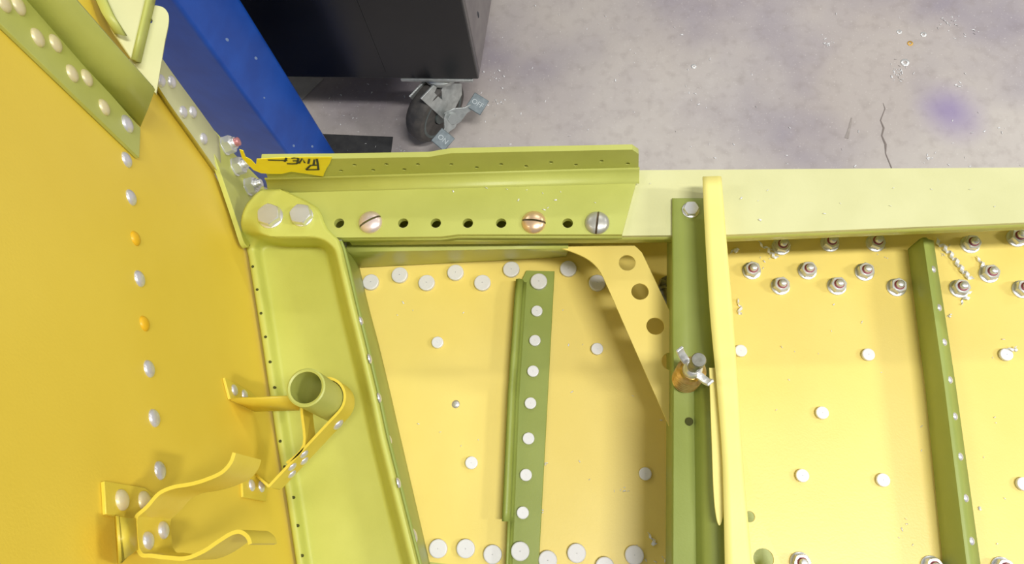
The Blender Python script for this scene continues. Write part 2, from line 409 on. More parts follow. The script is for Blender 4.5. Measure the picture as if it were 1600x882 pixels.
WC = Pz(680, 170, .066); SW0 = Pz(688, 104, .150)
def caster(at, full=True):
    """swivel caster with wheel centre at 'at' (z = wheel radius)"""
    RWH = .066
    axd = Vector((.76, -.62, 0)).normalized(); fw = UP.cross(axd)      # axle direction, rolling direction
    root = mesh_obj('caster', [], [], 'zinc', cab) if False else None
    # plate and fork crown: the caster's own mesh
    sw = at + (SW0-WC)
    pl0 = Vector((sw.x, sw.y, ZB-.007))
    pv = boxpts(pl0-rt*.064-BK*.034, rt*.128, BK*.1, UP*.0065)
    root = mesh_obj('caster', pv, BF, 'zinc', cab, bevel=.0008)
    crown = lathe_mesh('crown', [(0, 0), (.030, 0), (.036, .004), (.036, .012), (.028, .018), (0, .018)], 28, 'zinc')
    inst('swivel_crown', crown, orient(Vector((sw.x, sw.y, ZB-.0255)), UP), root)
    prof = [(.022, -.019), (.052, -.019), (.060, -.018), (.065, -.012), (.066, -.005), (.066, .005), (.065, .012), (.060, .018), (.052, .019), (.022, .019)]
    inst('wheel', lathe_mesh('wheel', prof+[prof[0]], 48, 'rubber', 40), orient(at, axd), root)
    hub = [(0, -.016), (.046, -.016), (.046, -.019), (.051, -.0195), (.051, .0195), (.046, .019), (.043, .010), (.022, .010), (.020, .021), (0, .021)]
    inst('wheel_hub', lathe_mesh('wheel_hub', hub, 40, 'hub', 35), orient(at, axd), root)
    for s in (1, -1):
        nn = (axd*s+UP*.24).normalized(); c0 = at+axd*(.032*s)
        if s == 1:
            fpx = [(647, 147), (652, 137), (664, 131), (677, 131), (683, 137), (679, 145), (691, 156), (690, 141), (694, 131), (722, 131), (722, 148), (712, 168), (704, 190), (695, 188), (676, 171)]
            pts = [Pp(x, y, WC+axd*.032, nn)+(at-WC) for x, y in fpx]
            pts = [p if p.z < .149 else p+(p-c0).normalized()*((.149-p.z)/(p-c0).normalized().z) for p in pts]
        else:
            pts = [c0+fw*.014-UP*.012, c0+fw*.014, c0+fw*.036+UP*.08, c0-fw*.036+UP*.08, c0-fw*.014, c0-fw*.014-UP*.012]
        pts = [q-nn*(q-c0).dot(nn) for q in pts]
        prism('fork_leg', pts, [], nn, .0035, 'zinc', root, bevel=.0006)
    v, f = tube_mesh([at+UP*.082+(Vector((sw.x, sw.y, 0))-Vector((at.x, at.y, 0)))*.6, Vector((sw.x, sw.y, ZB-.012))], .02, 14); mesh_obj('fork_neck', v, f, 'zinc', root)
    return root, axd, fw
ca, axd, fw = caster(WC)
# brake lever with two pedals
c0 = WC+axd*.034
def pedal(px, py, z, word, rot):
    p = Pz(px, py, z); n_ = (CAM-p).normalized()*.55+UP*.45; u = (RW @ Vector((1, 0, 0))); 
    u, v_, n_ = frame(n_, u)
    c, s = math.cos(rot), math.sin(rot); a = (u*c+v_*s)*.0155; b = (-u*s+v_*c)*.0155
    o = prism('brake_pedal', [p-a-b, p+a-b, p+a+b, p-a+b], [], n_, .003, 'pedal', ca, bevel=.0012)
    cu = bpy.data.curves.new('word', 'FONT'); cu.body = word; cu.size = .013; cu.align_x = 'CENTER'; cu.align_y = 'CENTER'; cu.extrude = .0003
    to = bpy.data.objects.new('tmp', cu); COL.objects.link(to)
    me = bpy.data.meshes.new_from_object(to.evaluated_get(bpy.context.evaluated_depsgraph_get())); bpy.data.objects.remove(to)
    me.materials.clear(); me.materials.append(M['tread_mark'])
    return p, a, b, n_, me
lever = []
for px_, py_, z_, word, rot, sp in ((746, 162, .085, 'OFF', math.radians(-32), 5.9), (692, 218, .085, 'ON', math.radians(-40), 2.45)):
    p, a, b, n_, me = pedal(px_, py_, z_, word, rot)
    u = a.normalized()
    Mx = Matrix((u, n_.cross(u), n_)).transposed().to_4x4()
    tx = Matrix.Translation(p+n_*.0002) @ Mx @ Matrix.Rotation(0, 4, 'Z')
    inst('pedal_word', me, tx, ca)
    lever.append(p-n_*.002)
hubp = Pz(706, 185, .078); nl = ((CAM-hubp).normalized()*.6+axd*.5).normalized()
for q in lever:
    d = q-hubp; s = nl.cross(d).normalized()
    e = hubp+d*.78
    pts = [hubp+s*.016-d.normalized()*.008, hubp+s*.015+d*.22, hubp+s*.006+d*.55, e+s*.006, e-s*.006, hubp-s*.006+d*.55, hubp-s*.015+d*.22, hubp-s*.016-d.normalized()*.008]
    n0 = d.cross(s).normalized(); n0 = n0 if n0.dot(nl) > 0 else -n0
    prism('brake_lever', pts, [], n0, .003, 'zinc', ca, bevel=.0006)
inst('axle_bolt', hexnut('axle_bolt', 'zinc', .9), orient(hubp-nl*.002, nl, .4, .0095), ca)
v, f = tube_mesh([hubp-nl*.002, WC+axd*.02], .006, 12); mesh_obj('axle', v, f, 'zinc', ca)
# the three casters behind, mostly out of sight, so the cabinet stands on the floor
for q in (WC+FL_dir*(W_-.12), WC+BK*(D_-.11), WC+BK*(D_-.11)+FL_dir*(W_-.12)): caster(Vector((q.x, q.y, .066)))

# ================================================================ SKIN
skin_px = [(540, 378), (1720, 300), (1760, 1010), (690, 1000), (648, 876), (600, 650), (560, 480)]
sk = [Pz(x, y, ZS) for x, y in skin_px]
sk[0].y = .205; sk[1].y = .2055
sk[3] = Pz(900, 905, ZS); sk.insert(3, Pz(1740, 930, ZS)); sk[4].y = Pz(900, 905, ZS).y
skin = prism('skin_panel', [sk[0], sk[1], Pz(1760, 950, ZS), Pz(900, 906, ZS), Pz(648, 876, ZS), sk[6], sk[7]],
             [(Pz(712, 632, ZS), .0027)], UP, .0016, 'yellow', None, bevel=0)
tag(skin, 'large flat yellow primed skin sheet with scattered flat rivets', 'sheet panel')
big = [(580, 442), (625, 431), (667, 443), (712, 427), (754, 443), (799, 422), (888, 421), (933, 443),
       (685, 858), (728, 858), (770, 867), (856, 876), (901, 865), (945, 886), (991, 868)]
small = [(684, 536), (737, 724), (933, 546), (1008, 741), (1157, 549), (1356, 555), (1284, 646), (1253, 744), (1379, 751), (1571, 555), (1598, 757)]
for x, y in big: inst('rivet', big_rivet, orient(Pz(x, y, ZS+.001), UP, random.random()*6, .0057), skin)
for x, y in small: inst('rivet', flat_rivet, orient(Pz(x, y, ZS+.001), UP, random.random()*6, .0040), skin)
inst('rivet', dome_rivet, orient(Pz(713, 632.5, ZS-.0006), UP, 0, .0024), skin)
low = prism('lower_cap_strip', [Pz(640, 868, ZS-.012), Pz(1760, 955, ZS-.012), Pz(1760, 1010, ZS-.012), Pz(660, 960, ZS-.012)], [], UP, .003, 'green', None, bevel=.0005)
tag(low, 'green strip just below the lower edge of the yellow skin', 'strip')

# ================================================================ SPAR
chan_holes = [(530, 349), (630, 349), (681, 349), (731, 349), (783, 349), (887, 349)]
yb = .2165
def sy(x): return interp([(-.17, .1790), (-.06, .1765), (.094, .1732), (.262, .1753), (.34, .1762)], x)
xs_ = [-.136, -.06, .094, .262, .34]
front = [Vector((x, sy(x), ZT)) for x in xs_]
back = [Vector((.34, .2095, ZT)), Vector((.2694, .2104, ZT)), Vector((.0451, .2177, ZT)), Vector((-.168, .2195, ZT))]
spar = thing('spar', (.08, .2, .78), 'long pale green spar with wide flat flange and down-turned front lip', 'spar')
prism('flange', front+back, [(Pz(x, y, ZT), .0031) for x, y in chan_holes], UP, .003, 'green_pale', spar, bevel=.0006)
v = []
rows = []
for x in xs_:
    y = sy(x)+.0011; rows.append([Vector((x, y, ZT-.0026)), Vector((x, y, ZT-.0115))])
v, f = grid(rows); mesh_obj('front_lip', v, f, 'green', spar, solid=.0022, off=0, angle=50)
bk = [Vector((p.x, p.y-.0015, 0)) for p in back]
v, f = grid([[Vector((p.x, p.y, ZT-.0025)), Vector((p.x, p.y, .780))] for p in bk]); mesh_obj('rear_web', v, f, 'green', spar, solid=.002, off=0, angle=50)

prism('inner_ledge', [Vector((-.152, .191, .846)), Vector((.06, .191, .846)), Vector((.06, .2145, .846)), Vector((-.152, .2155, .846))], [], UP, .002, 'green', spar, bevel=0)
# sloping inner angle under the spar, over the centre bay
za = .851
tp = [Pz(540, 387, za), Pz(888, 384, za)]; kn = [Pz(541, 393, za), Pz(888, 387, za)]; bt = [Pz(548, 419, ZS+.002), Pz(885, 402, ZS+.002)]
bkp = [Vector((p.x, .1900, za)) for p in tp]
foot = [bt[0]+Vector((0, -.0015, -.0003)), bt[1]+Vector((0, -.0015, -.0003))]
rows = [[a+(b-a)*t for t in (0, .25, .5, .75, 1)] for a, b in ((bkp[0], bkp[1]), (kn[0]+Vector((0, .003, 0)), kn[1]+Vector((0, .003, 0))), (kn[0]+Vector((0, 0, -.0012)), kn[1]+Vector((0, 0, -.0012))), (bt[0], bt[1]))]
v, f = grid(rows)
o = mesh_obj('inner_angle', v, f, 'green', None, solid=.0018, off=-1, angle=50)
tag(o, 'green angle under the spar sloping down onto the yellow skin', 'angle')

# ================================================================ SPLICE CHANNEL
ZC = ZT+.0042
ch = thing('splice_channel', Pz(700, 330, ZT), 'green channel with upright flange and a row of round holes, lying on the spar', 'channel')
web = [(422, 286), (428, 300), (456, 316), (488, 336), (500, 352), (522, 371), (534, 371.5), (688, 370), (716, 366.5), (972, 366.5), (998, 270), (700, 279)]
prism('web', [Pz(x, y, ZC) for x, y in web], [(Pz(x, y, ZC), .0032) for x, y in chan_holes], UP, .004, 'green', ch, bevel=.0006)
v, f = grid([[Pz(x, y, ZC-.0032), Pz(x, y, ZC-.0032)+Vector((0, -.0012, -.0022))] for x, y in ((536, 371.5), (688, 370), (716, 366.5), (972, 366.5))])
mesh_obj('edge_lip', v, f, 'green', ch, solid=.0012, off=1, angle=50)
b0, b1 = Pz(420, 286, ZC), Pz(998, 270, ZC)
fd = (b1-b0).normalized(); fnrm = fd.cross(UP)            # faces -Y, to the viewer
ftop = [(998, 241), (988, 234), (706, 239.5), (690, 242), (670, 245.5), (520, 248), (408, 249)]
fo = [b0-UP*.002, b1-UP*.002]+[Pp(x, y, b0, fnrm) for x, y in ftop]
pil = [(533, 267), (554, 258), (583, 266), (604, 257), (632, 265), (653, 257), (705, 257), (745, 262), (783, 257), (822, 260), (861, 254), (900, 258), (940, 252), (981, 256)]
prism('upright_flange', fo, [(Pp(x, y, b0, fnrm), .0013) for x, y in pil], fnrm, .0026, 'green', ch, bevel=.0006)
bko = [p-fnrm*.0026 for p in fo]
prism('hole_shade_backing', bko, [], fnrm, .0008, 'green', ch, bevel=0)  # added sheet blocks light through the pilot holes so their insides go dark
# fillet between web and flange
rows = []
for t in (0, .5, 1):
    q = b0+(b1-b0)*t
    rows.append([q-Vector((0, .0002, 0))+fnrm*(.008*(1-math.cos(a)) if 0 else 0)+fnrm*.007*(1-math.sin(a))+UP*.007*(1-math.cos(a)) for a in [i*math.pi/12 for i in range(7)]])
v, f = grid(rows); mesh_obj('bend_fillet', v, f, 'green', ch, solid=.0008, off=0, angle=60)

def screw(px, py, m, ang, label):
    p = Pz(px, py, ZC); r = .0073
    t = thing('slotted_screw', p, label, 'screw', 'slotted screws on the green channel')
    # domed head with a real slot: two half domes beside a sunken strip
    bm = bmesh.new(); k = 32
    prof = [(1, 0), (1, .10), (.96, .20), (.82, .34), (.6, .44), (.3, .50)]
    vv = [[bm.verts.new((rr*math.cos(2*math.pi*i/k), rr*math.sin(2*math.pi*i/k), z)) for i in range(k)] for rr, z in prof]
    tip = bm.verts.new((0, 0, .52))
    for a, b in zip(vv, vv[1:]):
        for i in range(k): bm.faces.new((a[i], a[(i+1) % k], b[(i+1) % k], b[i]))
    for i in range(k): bm.faces.new((vv[-1][i], vv[-1][(i+1) % k], tip))
    for sgn in (1, -1):
        bmesh.ops.bisect_plane(bm, geom=bm.verts[:]+bm.edges[:]+bm.faces[:], plane_co=(0, sgn*.085, 0), plane_no=(0, 1, 0))
    for vtx in bm.verts:
        if abs(vtx.co.y) < .02 and vtx.co.z > .22: pass
    for fc in [fc for fc in bm.faces if abs(fc.calc_center_median().y) < .084 and fc.calc_center_median().z > .12]: bm.faces.remove(fc)
    me = bpy.data.meshes.new('screw_head'); bm.to_mesh(me); bm.free(); finish(me, m, 30)
    mw = orient(p, UP, ang, r)
    h = inst('screw_head', me, mw, t)
    sv = [mw @ Vector(q) for q in [(-.97, -.088, -.02), (.97, -.088, -.02), (.97, .088, -.02), (-.97, .088, -.02), (-.97, -.088, .16), (.97, -.088, .16), (.97, .088, .16), (-.97, .088, .16)]]
    mid_ = [mw @ Vector(q) for q in [(-.8, -.087, .28), (.8, -.087, .28), (.8, .087, .28), (-.8, .087, .28)]]
    mesh_obj('slot', sv[:4]+mid_, BF, 'slot', t)
screw(579, 348, 'screw_pink', math.radians(28), 'slotted screw with red paint flecks, nearest the hex bolts')
screw(834, 348, 'screw_gold', math.radians(-8), 'gold tinted slotted screw on the green channel')
screw(933, 349, 'screw_gray', math.radians(82), 'worn gray slotted screw at the cut end of the channel')

# marker tape on the upright flange
to = b0+fnrm*.0012
tp_px = [(519, 246), (515, 256), (511, 262), (507, 270), (505, 276), (480, 272), (455, 268.5), (440, 272), (425, 272), (408, 271), (396, 266), (388, 258), (378, 247), (374, 234), (380, 236), (384, 246), (392, 250), (400, 258), (401, 249), (440, 247), (480, 246)]
mt = prism('marker_tape', [Pp(x, y, to, fnrm) for x, y in tp_px], [], fnrm, .0004, 'tape', None, bevel=0)
tag(mt, 'torn yellow tape with handwritten black word on the upright green flange', 'tape')
def stroke3(name, pts, wid, parent):
    ps = [Pp(330+x/7.352, 180+y/7.352, to+fnrm*.0003, fnrm) for x, y in pts]; v = []; f = []
    for i, p in enumerate(ps):
        d = (ps[min(i+1, len(ps)-1)]-ps[max(i-1, 0)]).normalized(); s = fnrm.cross(d)*wid*.5
        v += [p+s, p-s]
    f = [(2*i, 2*i+1, 2*i+3, 2*i+2) for i in range(len(ps)-1)]
    return mesh_obj(name, v, f, 'ink', parent, recalc=False)
for pts in ([(1213, 505), (1225, 570), (1232, 632)], [(1234, 628), (1160, 630), (1088, 630)], [(1090, 628), (1140, 580), (1212, 576)], [(1175, 578), (1186, 512)],
            [(1128, 505), (1114, 560)], [(1076, 552), (1046, 500), (1008, 556)], [(986, 560), (925, 562), (868, 560)], [(986, 560), (1002, 497)], [(992, 526), (935, 528)], [(1004, 497), (960, 492), (918, 496)],
            [(876, 524), (760, 522), (650, 518)], [(866, 490), (842, 537)]):
    stroke3('lettering', pts, .0013, mt)

# ================================================================ LEFT WEB (standing yellow sheet)
A_ = Pz(385, 400, .845); B_ = Pz(460, 882, .845)
tw = (B_-A_); tw.z = 0; tw.normalize(); wn = tw.cross(UP); wn = wn if wn.x > 0 else -wn
def Pw(x, y, off=0): return Pp(x, y, A_+wn*off, wn)
edge = smooth_path([(160, -12, 0), (203, 70, 0), (245, 137, 0), (300, 214, 0), (342, 285, 0), (368, 345, 0), (392, 406, 0), (413, 520, 0), (438, 690, 0), (454, 782, 0), (469, 884, 0), (484, 985, 0)], 4)
web_o = [Pw(p.x, p.y) for p in edge]
top_z = 1.115
lw = web_o+[Vector((web_o[-1].x, web_o[-1].y, top_z)), Vector((web_o[0].x, web_o[0].y, top_z))]
rib = prism('rib_web', lw, [], wn, .0016, 'wall_yellow', None, bevel=0)
tag(rib, 'tall standing yellow web sheet with one column of rivets', 'sheet panel')
for (x, y), m in zip(((197, 250), (204, 309), (211, 373), (217, 436), (225, 506), (232, 577), (240, 654), (249, 736)), (0, 0, 1, 0, 1, 0, 0, 0)):
    inst('rivet', dome_yellow if m else dome_rivet, orient(Pw(x, y), wn, random.random(), .0040 if not m else .0036), rib)

# cap strip down the curved front edge of the web
cap_in = [(190, 40), (243, 140), (300, 222), (343, 283)]
cap_out = [(198, 5), (256, 95), (312, 172), (342, 214)]
ci = smooth_path([Vector((x, y, 0)) for x, y in cap_in], 4); co = smooth_path([Vector((x, y, 0)) for x, y in cap_out], 4)
cpo = [Pw(p.x, p.y, .0) for p in ci]; H = .010
rows = []
for a, b in zip(ci, co):
    p0 = Pw(a.x, a.y, 0); p1 = Pw(a.x+5, a.y-4, .004); p2 = Pw(b.x, b.y, .009)
    rows.append([p0, p1, p0+(p1-p0)*.9+(p2-p1)*.14, p2])
v, f = grid(rows)
cap = mesh_obj('cap_strip', v, f, 'green_pale', None, solid=.0018, off=-1, angle=25)
tag(cap, 'narrow green riveted cap strip curving along the yellow web edge', 'strip')
for x, y in ((251, 126), (268, 128), (286, 175), (301, 175), (318, 217)):
    i = min(range(len(ci)), key=lambda j: (ci[j].x+co[j].x-2*x)**2+(ci[j].y+co[j].y-2*y)**2); i = min(max(i, 0), len(rows)-2)
    n0 = (rows[i][3]-rows[i][1]).cross(rows[i+1][1]-rows[i][1]).normalized(); n0 = n0 if n0.dot(CAM-rows[i][1]) > 0 else -n0
    inst('rivet', dome_rivet, orient(Pp(x, y, rows[i][2]+n0*.0004, n0), n0, 0, .0036), cap)

# upper green angle on the web
ang = thing('edge_angle', Pw(218, 247), 'olive green angle riveted diagonally across the top of the yellow web', 'angle')
fl = [(-60, -22), (0, 36), (218, 247), (220, 200), (44, 0), (-20, -70)]
wfl = prism('wall_flange', [Pw(x, y, .0022) for x, y in fl], [], wn, .002, 'green', ang, bevel=.0004)
best = min((sum((Pw(a[0], a[1], .0022+h)-(Pw(b[0], b[1], .0022)+wn*h)).length for a, b in (((119, 0), (44, 0)), ((241, 138), (219, 192)))), h) for h in [i*.001 for i in range(5, 40)])[1]
BH = best
sf = [Pw(-20, -70, .0022), Pw(44, 0, .0022), Pw(131, 100, .0022), Pw(220, 196, .0022)]
st = [Pw(60, -70, .0022+BH), Pw(119, 0, .0022+BH), Pw(184, 74, .0022+BH), Pw(241, 138, .0022+BH)]
rows = []
for a, b in zip(sf, st): rows.append([a-wn*.0006, a+(b-a)*.5, b])
v, f = grid(rows); mesh_obj('standing_flange', v, f, 'green', ang, solid=.0022, off=0, angle=40)
for (x, y), m in (((5, 4), 1), ((28, 9), 1), ((58, 59), 1), ((86, 68), 1), ((112, 115), 1), ((135, 122), 1), ((162, 168), 1), ((198, 194), 0)):
    inst('rivet', dome_primed if m else dome_rivet, orient(Pw(x, y, .0022), wn, random.random()*6, .0040 if m else .0046), wfl)

# pale lug bracket behind the angle
pc = Pw(241, 138, .004)
bn = (Vector((.45, -.15, .88))).normalized(); bo = Pw(238, 132, .012)
def Pb(x, y, off=0): return Pp(x, y, bo+bn*off, bn)
br = thing('lug_bracket', bo, 'pale green bracket with one lug hole behind the olive angle', 'bracket')
lug = smooth_path([Vector((x, y, 0)) for x, y in ((200, 105), (208, 60), (217, 22), (230, 10), (247, 9), (259, 15), (264, 30), (258, 62))], 4)
prism('lug', [Pb(p.x, p.y) for p in lug]+[Pb(244, 146), Pb(222, 128)], [(Pb(233, 32), .0017)], bn, .003, 'green_pale', br, bevel=.0008)
prism('upper_plate', [Pb(x, y, .012) for x, y in ((160, -60), (240, -60), (226, 4), (205, 92), (176, 50), (150, 0))], [], bn, .003, 'green_pale', br, bevel=.0008)
v, f = grid([[Pb(x, y, .012), Pb(x+4, y+3, .004), Pb(x+9, y+5, 0)] for x, y in ((236, -40), (226, 4), (215, 50), (205, 92))]); mesh_obj('side_wall', v, f, 'green', br, solid=.002, off=-1)
v, f = grid([[Pb(x, y, .012), Pb(x+1, y, .016), Pb(x+16, y+4, .019)] for x, y in ((140, -20), (158, 20), (178, 52))]); mesh_obj('inner_flange', v, f, 'green', br, solid=.002, off=-1)

# ================================================================ CORNER FITTING
XL = [(296, 408), (304, 398), (320, 384), (335, 378), (350, 376), (372, 380), (402, 388), (520, 407), (690, 432), (782, 448), (884, 463), (985, 478)]
XR = [(285, 412), (292, 432), (300, 450), (312, 475), (325, 497), (336, 503), (348, 507), (358, 512), (366, 520), (375, 530), (390, 536), (411, 541), (480, 557), (540, 572), (620, 591), (682, 604), (875, 653), (985, 682)]
XS = [(395, 549), (420, 558), (480, 572), (540, 588), (620, 607), (682, 621), (882, 667), (985, 692)]
PADZ = ZC+.005
def fit_z(x, y):
    xl, xr = interp(XL, y), interp(XR, y); dl, dr = x-xl, xr-x
    L = .848+.029*(1-sstep(335, 392, y))
    rimz = .8785-.014*sstep(370, 700, y); zf = .840
    k_ = sstep(362, 386, y)
    out = PADZ+(rimz-PADZ)*k_
    out = L+(out-L)*sstep(2+42*k_, 30+60*k_, dl)
    a, b, R_ = min(dl-16, dr-19), y-378, 20
    e = R_-math.hypot(R_-a, R_-b) if a < R_ and b < R_ else min(a, b)
    z = out+(zf-out)*sstep(-8, 9, e)
    z -= (.0014+.0026*sstep(360, 400, y))*(1-sstep(0, 5, dr))+.0015*(1-sstep(0, 3, dl))
    return z
fit = thing('corner_fitting', Pz(520, 620, ZS), 'large formed green corner fitting with raised rim around a shallow pocket', 'fitting')
ys = [296, 300, 303, 306, 312, 318, 325, 331, 337, 343, 348, 353, 358, 362]+[365+2.2*i for i in range(24)]+[420+14*i for i in range(41)]
rows = []
for y in ys:
    xl, xr = interp(XL, y), interp(XR, y); rows.append([])
    for j in range(57):
        s = j/56; s = s*.6+.4*(s*s*(3-2*s)); x = xl+(xr-xl)*s
        rows[-1].append(Pz(x, y, fit_z(x, y)))
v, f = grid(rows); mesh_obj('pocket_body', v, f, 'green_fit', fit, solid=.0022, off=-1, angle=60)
# skirt down to the skin
rows = []
for y in [377, 384, 392, 420, 450, 480, 510, 540, 580, 620, 650, 682, 720, 760, 800, 840, 884, 985]:
    xr, xs = interp(XR, y), interp(XS, y)
    a = Pz(xr-1, y, fit_z(xr, y)-.001); b = Pz(xs, y, ZS+.002)
    rows.append([a, a+(b-a)*.25+Vector((-.001, 0, 0)), a+(b-a)*.5, a+(b-a)*.75, b])
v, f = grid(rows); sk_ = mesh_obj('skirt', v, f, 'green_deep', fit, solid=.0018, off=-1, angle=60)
for i in range(len(v)): pass
for x, y, r in ((563.6, 502, .0030), (577, 561, .0030), (592, 622, .0030), (608, 688, .0030), (622, 755, .0030), (646, 838, .0042)):
    xr, xs = interp(XR, y), interp(XS, y); a = Pz(xr, y, fit_z(xr, y)); b = Pz(xs, y, ZS+.002); b2 = Pz(interp(XS, y+20), y+20, ZS+.002)
    n0 = (b-a).cross(b2-b).normalized(); n0 = n0 if n0.dot(CAM-a) > 0 else -n0
    inst('rivet', dome_rivet, orient(Pp(x, y, (a+b)/2+n0*.0002, n0), n0, 0, r), sk_)
for x, y in ((388.5, 382), (395, 417), (402, 453), (408, 490), (415, 527), (422, 566), (429, 606), (438, 690), (445, 730), (461, 778), (470, 822), (478, 869)):
    x = min(x, interp(XL, y)+11); z = fit_z(x, y)
    inst('pilot_hole', lathe_mesh('pilot_hole', [(0, .0004), (.0009, .0004), (.0009, -.001), (0, -.001)], 10, 'void'), orient(Pz(x, y, z), UP), fit)
# wing that carries the three nuts
wing = smooth_path([Vector((x, y, 0)) for x, y in ((322, 204), (332, 202), (343, 212), (366, 240), (398, 272), (412, 290), (412, 316), (398, 340), (394, 366), (389, 386), (382, 380), (374, 356), (362, 320), (350, 285), (336, 245))], 4, True)
prism('wing', [Pw(p.x, p.y, .0055) for p in wing], [], wn, .0032, 'green_fit', fit, bevel=.0012)

def hexbolt(px, py, z, r, label, group, wr=1.28, spin=.3, h=1.0):
    p = Pz(px, py, z); t = thing('hex_bolt', p, label, 'bolt', group)
    inst('washer', washer_me, orient(p, UP, 0, r*wr), t)
    inst('bolt_head', bolt_me, orient(p+UP*r*wr*.17, UP, spin, r*h), t)
    return t
hexbolt(424, 340, PADZ-.0006, .0064, 'big hex bolt on thick washer next to the three side nuts', 'hex bolts on the green fitting', 1.2, .15)
hexbolt(473, 339, PADZ, .0060, 'big hex bolt nearer the row of round holes', 'hex bolts on the green fitting', 1.12, .35)
def sidenut(px, py, lb, pink):
    p = Pw(px, py, .0056); n0 = (wn+UP*.12).normalized(); t = thing('side_nut', p, lb, 'nut', 'nuts on the fitting wing')
    inst('washer', washer_me, orient(p, n0, 0, .0062), t)
    inst('nut_body', nut_me, orient(p+n0*.001, n0, .3, .0052), t)
    inst('nut_collar', collar_me, orient(p+n0*.0062, n0, 0, .0040) @ Matrix.Diagonal((1, 1, .55, 1)), t)
    inst('stud_end', pink_stud_me if pink else stud_me, orient(p+n0*.008, n0, 0, .0029) @ Matrix.Diagonal((1, 1, 1.1, 1)), t)
sidenut(350, 229, 'steel nut with pink stud end, topmost on the fitting wing', True)
sidenut(366, 262, 'steel nut on the fitting wing beside the torn end of the tape', False)
sidenut(386, 293, 'lowest steel nut on the fitting wing, just below the yellow tape', False)

# ================================================================ CENTRE STIFFENER
st = thing('center_stiffener', Pz(830, 650, ZS), 'green stiffener strip riveted down the middle of the skin bay', 'stiffener')
BL = [(425, 818), (620, 805), (882, 794), (985, 790)]; BRt = [(423, 867), (620, 856), (882, 842), (985, 837)]
fl = [(822, 423), (866.5, 424)]+[(interp(BRt, y), y) for y in (620, 882, 960)]+[(interp(BL, y), y) for y in (960, 882, 620)]+[(814, 440)]
bfl = prism('base_flange', [Pz(x, y, ZS+.0022) for x, y in fl], [], UP, .0018, 'green_deep', st, bevel=.0004)
rows = []
for y in (442, 470, 520, 620, 720, 800, 816):
    q = Pz(interp(BL, y), y, ZS+.0016); lp = -Vector((1, 0, 0))
    hh = .010 if y > 442 else .008
    rows.append([q+Vector((.0025, 0, 0)), q+Vector((.0008, 0, .0006)), q+Vector((0, 0, .003)), q+UP*(hh-.003), q+UP*(hh-.0006)+lp*.0008, q+UP*hh+lp*.002, q+UP*(hh-.001)+lp*.0038])
v, f = grid(rows); mesh_obj('web_lip', v, f, 'green_deep', st, solid=.0014, off=0, angle=60)
rows = []
for y in (815, 850, 882, 960):
    q = Pz(interp(BL, y), y, ZS+.0016); rows.append([q+Vector((.0025, 0, 0)), q+Vector((.0008, 0, .0006)), q+UP*.003, q+UP*.009])
v, f = grid(rows); mesh_obj('low_web', v, f, 'green_deep', st, solid=.0014, off=0, angle=60)
for x, y in ((842, 441), (813, 862)): inst('rivet', big_rivet, orient(Pz(x, y, ZS+.003), UP, 1, .0057), bfl)
for x, y in ((839, 487), (836, 533), (833, 581), (829, 631), (826, 686), (822, 743), (817, 802)):
    inst('rivet', flat_rivet, orient(Pz(x, y, ZS+.003), UP, random.random()*6, .0038), bfl)

# ================================================================ RIGHT STIFFENER
rs = thing('angle_stiffener', Pz(1445, 600, ZS), 'deep olive green angle stiffener standing on the skin among the nuts', 'stiffener')
L0 = [(366, 1415), (600, 1445), (882, 1474), (985, 1486)]; L1 = [(366, 1440), (600, 1474), (882, 1509), (985, 1522)]; L2 = [(366, 1455), (600, 1491), (882, 1530), (985, 1544)]
rows = []
for y in (372, 376, 420, 500, 600, 700, 800, 882, 985):
    h = .022
    a = Pz(interp(L0, y), y, ZS+.0012); b = Pz(interp(L1, y), y, ZS+h); c = Pz(interp(L2, y), y, ZS+h-.006)
    c.y = b.y; a.y = b.y
    rows.append([a+Vector((.008, 0, 0)), a+Vector((.001, 0, 0)), a+Vector((.0002, 0, .001)), a+(b-a)*.5, a+(b-a)*.9, b+Vector((.0006, 0, .0)), b+Vector((.002, 0, -.0001)), b+(c-b)*.5, c])
v, f = grid(rows); rbd = mesh_obj('angle_body', v, f, 'green_deep', rs, solid=.0016, off=0, angle=60)
for y in (421, 481, 535, 594, 651, 714, 779, 846):
    x = (interp(L1, y)*.35+interp(L2, y)*.65); b = Pz(interp(L1, y), y, ZS+.022); c = Pz(interp(L2, y), y, ZS+.016); c.y = b.y
    n0 = (c-b).cross(Vector((0, 1, 0))).normalized(); n0 = n0 if n0.z > 0 else -n0
    inst('rivet', dome_rivet, orient(Pp(x, y, c+n0*.0008, n0), n0, 0, .0024), rbd)

# ================================================================ GUSSETS
ZG = .848
gl = smooth_path([Vector((x, y, 0)) for x, y in ((866, 386), (892, 393), (918, 405), (936, 422), (950, 450), (972, 500), (1005, 575), (1056, 690))], 5)
gp = [Pz(p.x, p.y, ZG) for p in gl]+[Pz(x, y, ZG) for x, y in ((1074, 690), (1074, 545), (1048, 490), (1003, 395), (996, 388), (990, 383))]
g = prism('gusset_plate', gp, [(Pz(980, 411, ZG), .0052), (Pz(1000, 456, ZG), .0053), (Pz(1024, 510, ZG), .0054), (Pz(1048, 565, ZG), .0054)], UP, .0014, 'yellow', None, bevel=.0003)
tag(g, 'yellow diagonal gusset plate with four round holes under the spar', 'gusset')
ZG2 = .822
gp = [(1140, 650), (1166, 720), (1182, 790), (1200, 836), (1228, 900), (1250, 960), (1140, 960)]
g = prism('gusset_plate', [Pz(x, y, ZG2) for x, y in gp], [(Pz(1171, 808, ZG2), .0032), (Pz(1193, 874, ZG2), .0058)], UP, .0014, 'yellow', None, bevel=.0003)
tag(g, 'yellow gusset plate with dark holes at the foot of the pale strap', 'gusset')

